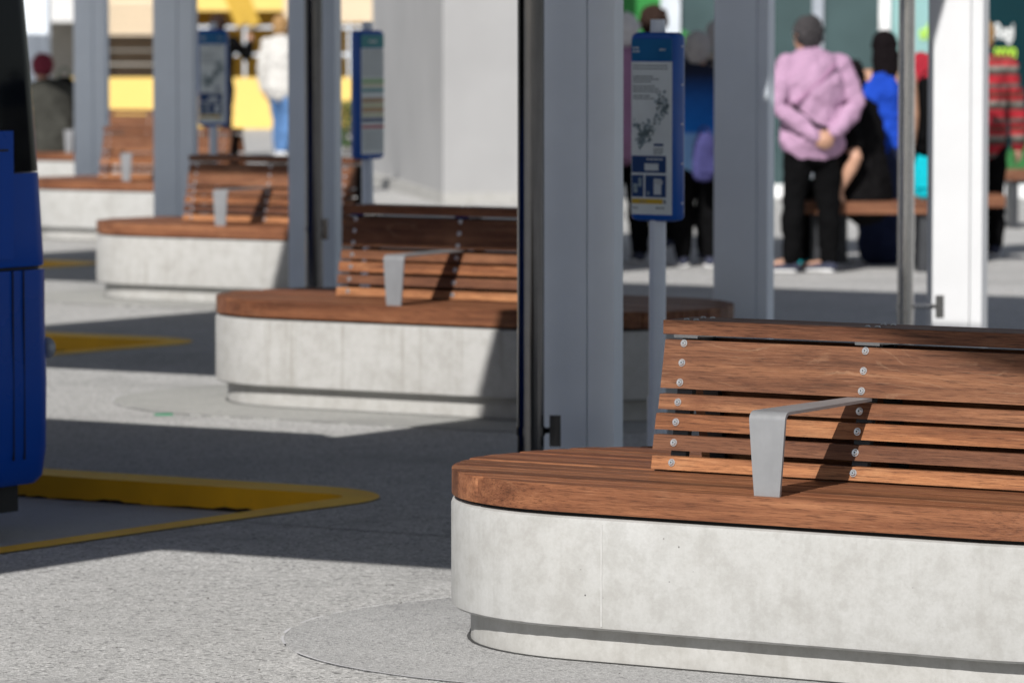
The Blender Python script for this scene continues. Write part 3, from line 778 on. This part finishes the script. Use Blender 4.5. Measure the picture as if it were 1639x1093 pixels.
# small shrub by the narrow sign
LEAF = plain('shrub_leaf', (.055, .12, .03), .6, 0, .5, 30)
sb = empty('shrub', (-2.02, 58, 0), 0, 'small green shrub seen just left of the narrow striped sign', 'shrub')
bm = BM(); rr = random.Random(4)
for _ in range(900):
    t = rr.random(); a = rr.uniform(0, 6.28); rad = .30*math.sqrt(rr.random())*(1-.35*t); p = Vector((rad*math.cos(a), rad*math.sin(a), .10+.55*t))
    s = rr.uniform(.03, .055); m = Matrix.Rotation(rr.uniform(0, 6), 3, 'Z') @ Matrix.Rotation(rr.uniform(-1, 1), 3, 'X')
    bm.faces.new([bm.verts.new(p + m @ Vector(q)*s) for q in ((-.5, 0, 0), (0, -.9, .1), (.5, 0, 0), (0, .9, .1))])
part('foliage', bm, LEAF, sb)
bm = BM()
for a in (0, 2.1, 4.2): cyl(bm, (0, 0, 0), (.15*math.cos(a), .15*math.sin(a), .45), .015, .006, 8)
part('stems', bm, BROWN, sb)

# ------------------------------------------------------------------ people
SKIN = plain('skin', (.50, .28, .19), .55, 0, .08, 20); SKINT = plain('tan_skin', (.40, .215, .135), .55, 0, .08, 20)
FOLD = bpy.data.textures.new('folds', 'CLOUDS'); FOLD.noise_scale = .09; FOLD.noise_depth = 2
STRAND = bpy.data.textures.new('strands', 'CLOUDS'); STRAND.noise_scale = .025; STRAND.noise_depth = 2
def remesh(bm, vox, sm=6, fac=.5, folds=0.0, tex=None):
    me = bpy.data.meshes.new('tmp'); bmesh.ops.recalc_face_normals(bm, faces=bm.faces); bm.to_mesh(me); bm.free()
    o = bpy.data.objects.new('tmp', me); COL.objects.link(o)
    m = o.modifiers.new('r', 'REMESH'); m.mode = 'VOXEL'; m.voxel_size = vox
    s = o.modifiers.new('s', 'SMOOTH'); s.factor = fac; s.iterations = sm
    if folds:
        d = o.modifiers.new('d', 'DISPLACE'); d.texture = tex or FOLD; d.strength = folds; d.mid_level = .28
    dg = bpy.context.evaluated_depsgraph_get(); out = bpy.data.meshes.new_from_object(o.evaluated_get(dg))
    bpy.data.objects.remove(o); bpy.data.meshes.remove(me)
    for p in out.polygons: p.use_smooth = True
    return out
V = Vector
def stand_pose(h, **kw):
    J = dict(pel=V((0, 0, .53)), wai=V((0, .0, .61)), che=V((0, .0, .74)), nec=V((0, .0, .835)), hea=V((0, .018, .93)))
    for s, n in ((-1, 'l'), (1, 'r')):
        J['sh'+n] = V((s*.108, 0, .805)); J['el'+n] = V((s*.145, -.02, .63)); J['wr'+n] = V((s*.150, .03, .485))
        J['hi'+n] = V((s*.052, 0, .505)); J['kn'+n] = V((s*.056, .005, .28)); J['an'+n] = V((s*.060, -.01, .045)); J['to'+n] = V((s*.066, .115, .02))
    J.update({k: V(v) for k, v in kw.items()})
    return {k: v*h for k, v in J.items()}
def hand(bm, wr, d, h, palm_n, side):
    """palm, four unequal bent fingers and a thumb leaving the side of the palm"""
    d = d.normalized(); pn = (palm_n - d*palm_n.dot(d)).normalized(); x = d.cross(pn)*side
    k = h*.01
    c = wr + d*k*4.2
    tube(bm, [(wr, k*1.7, k*1.3), (wr + d*k*2.5, k*2.3, k*1.2), (wr + d*k*5.2, k*2.5, k*1.1)], x, 10)
    for i, (o, L) in enumerate(((-1.9, 3.6), (-.65, 4.3), (.65, 4.0), (1.85, 3.1))):
        a = wr + d*k*5.2 + x*o*k
        b = a + (d*.9 + pn*.35)*L*k*.55; e = b + (d*.6 + pn*.8)*L*k*.5
        tube(bm, [(a, k*.58, k*.58), (b, k*.54, k*.54), (e, k*.42, k*.42)], x, 8)
    a = wr + d*k*1.8 - x*k*1.9; b = a + (d*.7 - x*.7 + pn*.2)*k*2.2; e = b + (d*.9 - x*.2 + pn*.35)*k*1.9
    tube(bm, [(a, k*.75, k*.75), (b, k*.65, k*.65), (e, k*.48, k*.48)], pn, 8)
def person(label, loc, rz, h, J, skin=SKIN, top=None, bottom=None, hair=None, shoes=None, sleeves='long', vox=.012,
           hairstyle='short', skirt=False, fat=1.0, group='people waiting by the shop', hem=-.045, look=0.0, parts=True):
    root = empty('person', loc, rz, label, 'person', group)
    lat = V((1, 0, 0)); f = fat
    R_ = lambda a: a*h
    spine = [(J['pel'], R_(.092)*f, R_(.066)*f), (J['wai'], R_(.080)*f, R_(.058)*f), (J['che'], R_(.100)*f, R_(.068)*f), ((J['che']+J['nec'])/2+V((0,0,.01*h)), R_(.088)*f, R_(.052)*f)]
    lat = (J['shr'] - J['shl']).normalized()
    def limb(bm, a, b, c, r0, r1, r2, g=0.0):
        tube(bm, [(a, R_(r0)+g, R_(r0)+g), ((a+b)/2, R_((r0+r1)/2*1.03)+g, R_((r0+r1)/2*1.03)+g), (b, R_(r1)+g, R_(r1)+g), (b*.65+c*.35, R_(r1*1.02)+g, R_(r1*1.02)+g), (c, R_(r2)+g, R_(r2)+g)], V((0, 1, 0.01)), 12)
    bm = BM()
    tube(bm, spine, lat, 18)
    tube(bm, [(J['nec']-V((0,0,.03*h)), R_(.036), R_(.036)), (J['hea']-V((0,0,.03*h)), R_(.033), R_(.035))], lat)
    HR = Matrix.Rotation(look, 3, 'Z')
    hd = J['hea']
    def hp(x, y, z): return hd + HR @ V((x, y, z))*h
    ellipsoid(bm, hp(0, -.004, .008), (R_(.044), R_(.055), R_(.056)), HR, 20, 14)
    ellipsoid(bm, hp(0, .012, -.022), (R_(.035), R_(.040), R_(.043)), HR, 16, 12)
    tube(bm, [(hp(0, .050, .006), R_(.005), R_(.005)), (hp(0, .062, -.012), R_(.008), R_(.007))], lat, 8)      # nose
    for s in (-1, 1): ellipsoid(bm, hp(s*.046, -.002, -.004), (R_(.006), R_(.012), R_(.017)), HR, 8, 8)            # ears
    tube(bm, [(hp(-.012, .047, -.034), R_(.004), R_(.004)), (hp(0, .051, -.034), R_(.005), R_(.005)), (hp(.012, .047, -.034), R_(.004), R_(.004))], V((0, 0, 1)), 8)   # lips
    for s, n in ((-1, 'l'), (1, 'r')):
        limb(bm, J['sh'+n], J['el'+n], J['wr'+n], .033, .025, .017)
        tube(bm, [(J['nec']-V((0,0,.02*h)), R_(.03), R_(.03)), (J['sh'+n], R_(.034), R_(.034))], V((0, 1, 0)), 10)
        hand(bm, J['wr'+n], J['wr'+n]-J['el'+n], h, V((-s*.6, .5, -.2)), s)
        limb(bm, J['hi'+n], J['kn'+n], J['an'+n], .054, .036, .024)
        tube(bm, [(J['an'+n]-V((0,0,.01*h)), R_(.022), R_(.022)), (J['to'+n], R_(.026), R_(.014))], V((1, 0, 0)), 10)
    link('body', remesh(bm, vox*.75, 4, .4), skin, root)
    # eyes
    for s in (-1, 1):
        bm = BM(); ellipsoid(bm, hp(s*.018, .0475, .008), (R_(.007),)*3, None, 10, 8)
        part('eye', bm, WHT, root, True)
    if top:
        g = .012
        bm = BM()
        hm = J['pel'] + V((0, 0, hem*h))
        tp = [(hm, R_(.098)*f+g, R_(.074)*f+g), (J['pel'], R_(.096)*f+g, R_(.071)*f+g), (J['wai'], R_(.090)*f+g, R_(.066)*f+g), (J['che'], R_(.103)*f+g, R_(.072)*f+g), ((J['che']+J['nec'])/2+V((0,0,.012*h)), R_(.090)*f+g, R_(.056)*f+g)]
        if sleeves == 'tank': tp[-1] = (tp[-1][0], R_(.058), R_(.05)+g)
        tube(bm, tp, lat, 18)
        for n in ('l', 'r'):
            if sleeves != 'tank':
                tube(bm, [(J['nec']-V((0,0,.022*h)), R_(.036), R_(.036)), (J['sh'+n], R_(.036)+g, R_(.036)+g)], V((0, 1, 0)), 12)
            if sleeves == 'long': limb(bm, J['sh'+n], J['el'+n], J['wr'+n], .033, .027, .021, g*.7)
            elif sleeves == 'short':
                m = J['sh'+n]*.35 + J['el'+n]*.65; tube(bm, [(J['sh'+n], R_(.038)+g, R_(.038)+g), (m, R_(.036)+g, R_(.036)+g)], V((0, 1, 0)), 12)
        link('top', remesh(bm, vox, 3, .5, .045), top, root)
    if bottom:
        bm = BM(); g = .010
        tube(bm, [(J['wai']-V((0,0,.01*h)), R_(.086)*f+g, R_(.064)*f+g), (J['pel'], R_(.096)*f+g, R_(.070)*f+g), ((J['hil']+J['hir'])/2 - V((0,0,.02*h)), R_(.088)*f+g, R_(.066)*f+g)], lat, 16)
        if skirt:
            m = (J['anl']+J['anr'])/2
            tube(bm, [((J['hil']+J['hir'])/2, R_(.098)+g, R_(.075)+g), ((J['knl']+J['knr'])/2, R_(.098), R_(.085)), (m+V((0,0,.03*h)), R_(.108), R_(.095))], lat, 16)
        else:
            for n in ('l', 'r'): limb(bm, J['hi'+n], J['kn'+n], J['an'+n]+V((0,0,.012*h)), .057, .038, .027, g*.7)
        link('trousers' if not skirt else 'skirt', remesh(bm, vox, 3, .5, .035), bottom, root)
    if shoes:
        for n in ('l', 'r'):
            bm = BM(); a, t = J['an'+n], J['to'+n]; d = (t-a); d.z = 0; d.normalize(); s2 = V((d.y, -d.x, 0))
            z = t.z - .02*h
            base = V((a.x, a.y, z)); 
            tube(bm, [(base - d*.018*h + V((0,0,.025*h)), R_(.024), R_(.020)), (base + d*.03*h + V((0,0,.026*h)), R_(.027), R_(.021)), (base + d*.09*h + V((0,0,.02*h)), R_(.030), R_(.015)), (base + d*.125*h + V((0,0,.016*h)), R_(.024), R_(.010))], s2, 14)
            ellipsoid(bm, base + V((0,0,.04*h)), (R_(.026), R_(.026), R_(.022)), None, 12, 8)
            sh_ = link('shoe', remesh(bm, .009, 3), shoes, root)
            bm = BM(); tube(bm, [(base - d*.016*h + V((0,0,.008*h)), R_(.029), R_(.010)), (base + d*.05*h + V((0,0,.008*h)), R_(.033), R_(.009)), (base + d*.125*h + V((0,0,.008*h)), R_(.029), R_(.008))], s2, 14)
            part('sole', bm, SOLE, sh_, True)
    if hair:
        bm = BM(); rr = random.Random(int(h*1000))
        ellipsoid(bm, hp(0, -.014, .016), (R_(.052), R_(.058), R_(.060)), HR, 18, 12)
        if hairstyle == 'short':
            ellipsoid(bm, hp(0, -.03, -.012), (R_(.046), R_(.036), R_(.045)), HR, 14, 10)
            for _ in range(26):
                a = rr.uniform(math.pi*.95, math.pi*2.05); b = rr.uniform(-.5, 1.3)
                ellipsoid(bm, hp(.047*math.cos(a)*math.cos(b), -.014+.052*math.sin(a)*math.cos(b), .016+.055*math.sin(b)), (R_(.012),)*3, None, 8, 6)
        elif hairstyle == 'long':
            tube(bm, [(hp(0, -.03, .02), R_(.050), R_(.036)), (hp(0, -.040, -.04), R_(.056), R_(.034)), (hp(0, -.042, -.10), R_(.056), R_(.028)), (hp(0, -.040, -.135), R_(.045), R_(.02))], lat, 14)
        elif hairstyle == 'hat':
            ellipsoid(bm, hp(0, -.01, .022), (R_(.056), R_(.064), R_(.062)), HR, 18, 12)
        link('hair' if hairstyle != 'hat' else 'beanie', remesh(bm, .007, 2, .5, .028, STRAND), hair, root)
    return root
SOLE = plain('white_sole', (.72, .72, .72), .6)
LIL = m_fabric('lilac_fleece', (.43, .27, .40)); LIL2 = m_fabric('mauve_fleece', (.37, .20, .33)); BLK = m_fabric('black_cloth', (.0045, .0045, .005)); BLKT = m_fabric('black_tee', (.007, .0065, .007))
NVY = m_fabric('navy_cloth', (.018, .024, .055)); COB = m_fabric('cobalt_top', (.015, .06, .42)); GRYH = m_fabric('grey_hair', (.05, .047, .05), .6); SILV = m_fabric('silver_hair', (.42, .40, .40), .3)
WHTH = m_fabric('white_hair', (.70, .68, .69), .15); BLKH = m_fabric('black_hair', (.009, .007, .008)); BLNH = m_fabric('blond_hair', (.36, .22, .10)); BRNH = m_fabric('brown_hair', (.035, .022, .018))
NSHOE = m_fabric('navy_shoe', (.05, .055, .085)); TSHOE = m_fabric('teal_shoe', (.01, .26, .30)); WSHOE = m_fabric('white_shoe', (.65, .65, .65)); JEAN = m_fabric('denim', (.09, .18, .36)); WJK = m_fabric('white_jacket', (.56, .55, .53), .08)
GRJ = m_fabric('charcoal_jacket', (.045, .045, .04), .3); MAR = m_fabric('maroon_beanie', (.19, .035, .055)); LBAG = m_fabric('purple_cloth', (.06, .06, .17)); TURQ = m_fabric('turquoise_bag', (.01, .48, .58), .1); TUF = m_fabric('light_blue', (.25, .45, .72)); HIV = plain('hi_vis', (.50, .80, .04), .6); GRE = m_fabric('green_bag', (.005, .11, .07)); BJ = m_gradient('blue_jacket', [(0, (.22, .42, .75)), (.12, (.22, .42, .75)), (.16, (.01, .15, .55)), (.55, (.012, .09, .34)), (.85, (.012, .018, .045)), (1, (.012, .015, .03))], .80, 1.34)
STRI = m_stripes('striped_knit', [(.35, .02, .03), (.30, .018, .028), (.05, .045, .04), (.22, .20, .18), (.38, .025, .035), (.16, .05, .04), (.33, .02, .03), (.10, .09, .085)], 4.2)
CHECK = m_stripes('beige_check', [(.5, .42, .33), (.02, .02, .03), (.42, .36, .30), (.03, .03, .04)], 7.0)
def at(px, d, py=None): return ((px-819.5)/7600*d)
D0 = 30.25
# woman in lilac, hands clasped behind her back
h = 1.63
J = stand_pose(h, ell=(-.165, -.045, .655), elr=(.170, -.045, .655), wrl=(-.030, -.105, .545), wrr=(.055, -.105, .550), nec=(0, .012, .835), hea=(-.015, .045, .925), anl=(-.088, -.01, .045), tol=(-.19, .055, .02), knl=(-.074, 0, .28), knr=(.066, 0, .28), anr=(.068, -.005, .045), tor=(-.015, .085, .02))
lil = person('standing person in a lilac fleece and black trousers, hands clasped behind the back', (at(1300, D0), D0, 0), R(14), h, J, SKIN, LIL, BLK, GRYH, NSHOE, vox=.011, fat=1.22, look=R(25), hem=-.02)
bm = BM(); 
tube(bm, [(V((-.115, -.095, .66))*h, .012, .004), (V((-.03, -.105, .585))*h, .012, .004), (V((.07, -.105, .55))*h, .012, .004)], V((0, 0, 1)), 8)
part('bag_strap', bm, BLK, lil, True)
bm = BM(); tube(bm, [(V((-.10, -.088, .66))*h, .014, .004), (V((0, -.098, .745))*h, .014, .004), (V((.07, -.080, .815))*h, .014, .004)], V((0, 0, 1)), 8)
part('shoulder_strap', bm, LIL2, lil, True)
# person with white hair left of the big sign
h = 1.64
person('standing person with white hair and mauve top, half hidden behind the shaded column', (at(1000, 31.5), 31.5, 0), R(10), h, stand_pose(h), SKIN, LIL2, BLK, WHTH, NSHOE, fat=1.15)
h = 1.70
person('dark haired person standing behind the large blue sign, only the head showing', (at(1046, 33.5), 33.5, 0), R(-10), h, stand_pose(h), SKIN, NVY, BLK, BRNH, NSHOE)
h = 1.52
person('standing person with silver hair and a blue jacket, right of the large sign', (at(1116, 31.0), 31.0, 0), R(-8), h, stand_pose(h), SKIN, BJ, BLK, SILV, NSHOE, fat=1.1)
h = 1.60
J = stand_pose(h, ell=(-.17, .0, .655), wrl=(-.12, .03, .53))
person('person with checked sleeves, right beside the bluish grey column', (at(1152, 31.6), 31.6, 0), R(0), h, J, SKIN, CHECK, BLK, SILV, NSHOE, fat=1.05)
# seated person in black
D1 = 30.6; h = 1.74
J = {k: v*1.0 for k, v in stand_pose(h).items()}
def seat_pose(h, lean=.06, zs=.50, kn=.24, sp=.07, **kw):
    z = zs/h
    J = dict(pel=V((0, 0, z+.02)), wai=V((0, lean*.3, z+.10)), che=V((0, lean*.8, z+.225)), nec=V((0, lean*1.1, z+.32)), hea=V((0, lean*1.35+.02, z+.412)))
    for s, n in ((-1, 'l'), (1, 'r')):
        J['sh'+n] = V((s*.108, lean*1.05, z+.292)); J['el'+n] = V((s*.135, lean+.01, z+.12)); J['wr'+n] = V((s*.10, lean+.14, z+.06))
        J['hi'+n] = V((s*.052, .01, z)); J['kn'+n] = V((s*sp, kn, z+.01)); J['an'+n] = V((s*sp, kn-.02, .045)); J['to'+n] = V((s*(sp+.01), kn+.105, .02))
    J.update({k: V(v) for k, v in kw.items()})
    return {k: v*h for k, v in J.items()}
person('seated person in a black t-shirt, hand resting on the knee, behind the lilac person', (at(1386, D1), D1, 0), R(58), h, seat_pose(h, .05, .50, ell=(-.175, -.05, .50/1.74+.13), wrl=(-.185, .01, .50/1.74+.02), knl=(-.08, .23, .30), tol=(-.09, .32, .02)), SKIN, BLKT, BLK, BLKH, TSHOE, sleeves='short', fat=1.12)
h = 1.53
J = stand_pose(h, ell=(-.128, -.01, .64), wrl=(-.115, .03, .49), elr=(.128, -.01, .64), wrr=(.115, .03, .49))
person('black haired person in a cobalt blue racerback top and long navy skirt', (at(1414, 31.4), 31.4, 0), R(-5), h, J, SKINT, COB, NVY, BLKH, WSHOE, sleeves='tank', hairstyle='long', skirt=True, look=R(10), fat=.98)
h = 1.63
person('person in a red top with a black backpack, hidden behind the bright white column', (at(1513, 31.8), 31.8, 0), R(5), h, stand_pose(h), SKIN, m_fabric('red_top', (.33, .025, .04)), BLK, BRNH, NSHOE)
h = 1.60
J = stand_pose(h, elr=(.16, .02, .64), wrr=(.18, .06, .47))
person('person in a red and grey striped knit top, right of the bright white column', (at(1570, 32.5), 32.5, 0), R(8), h, J, SKIN, STRI, BLK, BLNH, NSHOE, fat=1.05)
# left background
h = 1.66; e = BENCH[4].location
pb = W(0, 0); ep = V((at(92, e.y-.1), e.y-.10, 0))
L1 = person('seated hunched person in a maroon beanie and charcoal jacket on the farthest bench', ep, R(28), h, seat_pose(h, .14, .50), SKIN, GRJ, NVY, MAR, NSHOE, hairstyle='hat', fat=1.25, group='people at the left')
bm = BM(); cyl(bm, (.12, .34, .42), (.16, .40, .22), .075, .075, 16); part('reflective_band', bm, HIV, L1, True)
h = 1.70
J = stand_pose(h, elr=(.20, .08, .70), wrr=(.205, .13, .80))
person('standing person in black raising one hand, behind the far blue sign', (at(350, 57), 57, 0), R(-6), h, J, SKIN, BLK, BLK, BRNH, NSHOE, group='people at the left')
h = 1.68
person('walking person in a white jacket and blue jeans, far behind the third bench', (at(450, 57), 57, 0), R(-25), h, stand_pose(h, knl=(-.056, .07, .29), anl=(-.06, .08, .045), tol=(-.066, .20, .02), anr=(.06, -.07, .05), tor=(.066, .05, .02)), SKIN, WJK, JEAN, BLNH, WSHOE, group='people at the left', fat=1.15)

# ------------------------------------------------------------------ bags and far benches
def bag(name, loc, rz, size, mat, label, cat='bag', strap=None):
    root = empty(name, loc, rz, label, cat)
    x, y, z = size; bm = BM()
    tube(bm, [(V((0, 0, z*.10)), x*.48, y*.48), (V((0, 0, z*.4)), x*.5, y*.5), (V((0, -.01, z*.75)), x*.46, y*.44), (V((0, -.01, z*.93)), x*.36, y*.3)], V((1, 0, 0)), 20)
    link('bag_body', remesh(bm, .012, 3), mat, root)
    bm = BM(); prev = None
    pts = [V((x*.25*math.cos(a), 0, z*.92 + z*.22*math.sin(a))) for a in [math.pi*i/8 for i in range(9)]]
    tube(bm, [(p, .012, .006) for p in pts], V((0, 1, 0)), 8); part('handle', bm, strap or mat, root, True)
    bm = BM(); box(bm, -x*.3, x*.3, -y*.56, -y*.44, z*.15, z*.5); bevel(bm, .015, 2); part('pocket', bm, strap or mat, root, True)
    return root
bag('backpack', (at(104, e.y+.35), e.y+.35, .443), R(20), (.26, .2, .66), BLK, 'tall black and green backpack beside the beanie wearer on the farthest bench', 'backpack', GRE)
bag('shoulder_bag', (at(1127, 30.7), 30.7, .58), R(20), (.17, .10, .30), LBAG, 'purple cloth bag hanging between the silver haired and checked sleeve people')
bag('backpack', (at(1484, 31.5), 31.5, .75), R(0), (.22, .2, .46), BLK, 'black backpack on the person behind the bright white column', 'backpack')
def slat_bench(loc, L, label, rz=0):
    root = empty('park_bench', loc, rz, label, 'bench')
    for i in range(4):
        bm = BM(); box(bm, -L/2, L/2, -.24+.12*i, -.13+.12*i, .37, .45); bevel(bm, .01, 2); part('seat_plank', bm, WOOD, root, True, (.55, .55, .58))
    for s in (-1, 1):
        bm = BM(); box(bm, s*L*.36-.03, s*L*.36+.03, -.2, .2, 0, .369); bevel(bm, .01); part('leg', bm, BRKT, root)
        bm = BM(); box(bm, s*L*.36-.05, s*L*.36+.05, -.3, .3, 0.001, .02); part('foot', bm, BRKT, root)
    return root
slat_bench((2.65, 31.75, 0), 1.25, 'low wooden plank bench holding the turquoise bag, behind the bright white column')
slat_bench((4.35, 37.2, 0), 1.2, 'far wooden plank bench by the dark shop window, at the right edge')
slat_bench((2.30, 30.62, 0), .95, 'wooden plank bench under the seated person in the black t-shirt', R(0))
bag('tote_bag', (at(1483, 31.55), 31.55, .45), R(0), (.24, .16, .34), TURQ, 'turquoise tote bag on the plank bench between the shiny pipe and the white column')
# scrap on the pavement
p = W(-10.9, 15.9)
bm = BM(); box(bm, -.035, .035, -.02, .02, 0.001, .006); bevel(bm, .002)
o = part('paper_scrap', bm, plain('green_scrap', (.03, .28, .14), .6)); o.location = (-1.41, 19.15, 0); o.rotation_euler = (0, 0, .3)
tag(o, 'tiny green scrap lying on the sunlit pavement left of the second bench', 'litter')

# loose grit on the near paving
bm = BM(); rr = random.Random(21)
for _ in range(420):
    u, v = rr.uniform(-9.0, -4.6), rr.uniform(6.9, 11.3)
    q = W(u, v, .003); a = rr.uniform(.0012, .0042); m = Matrix.Rotation(rr.uniform(0, 6.28), 3, 'Z')
    vs = [bm.verts.new(q + m @ Vector((x*a*rr.uniform(.7, 1.5), y*a*rr.uniform(.6, 1.2), z*a*.8))) for x, y, z in ((1,0,0), (-.5,.9,0), (-.6,-.8,0), (0,0,1.2))]
    for f in ((0,1,3), (1,2,3), (2,0,3)): bm.faces.new([vs[i] for i in f])
tag(part('grit', bm, plain('grit_stone', (.13, .125, .115), .9, 0, .7, 5)), 'loose dark grit scattered over the sunlit paving in front', 'grit', None, 'stuff')
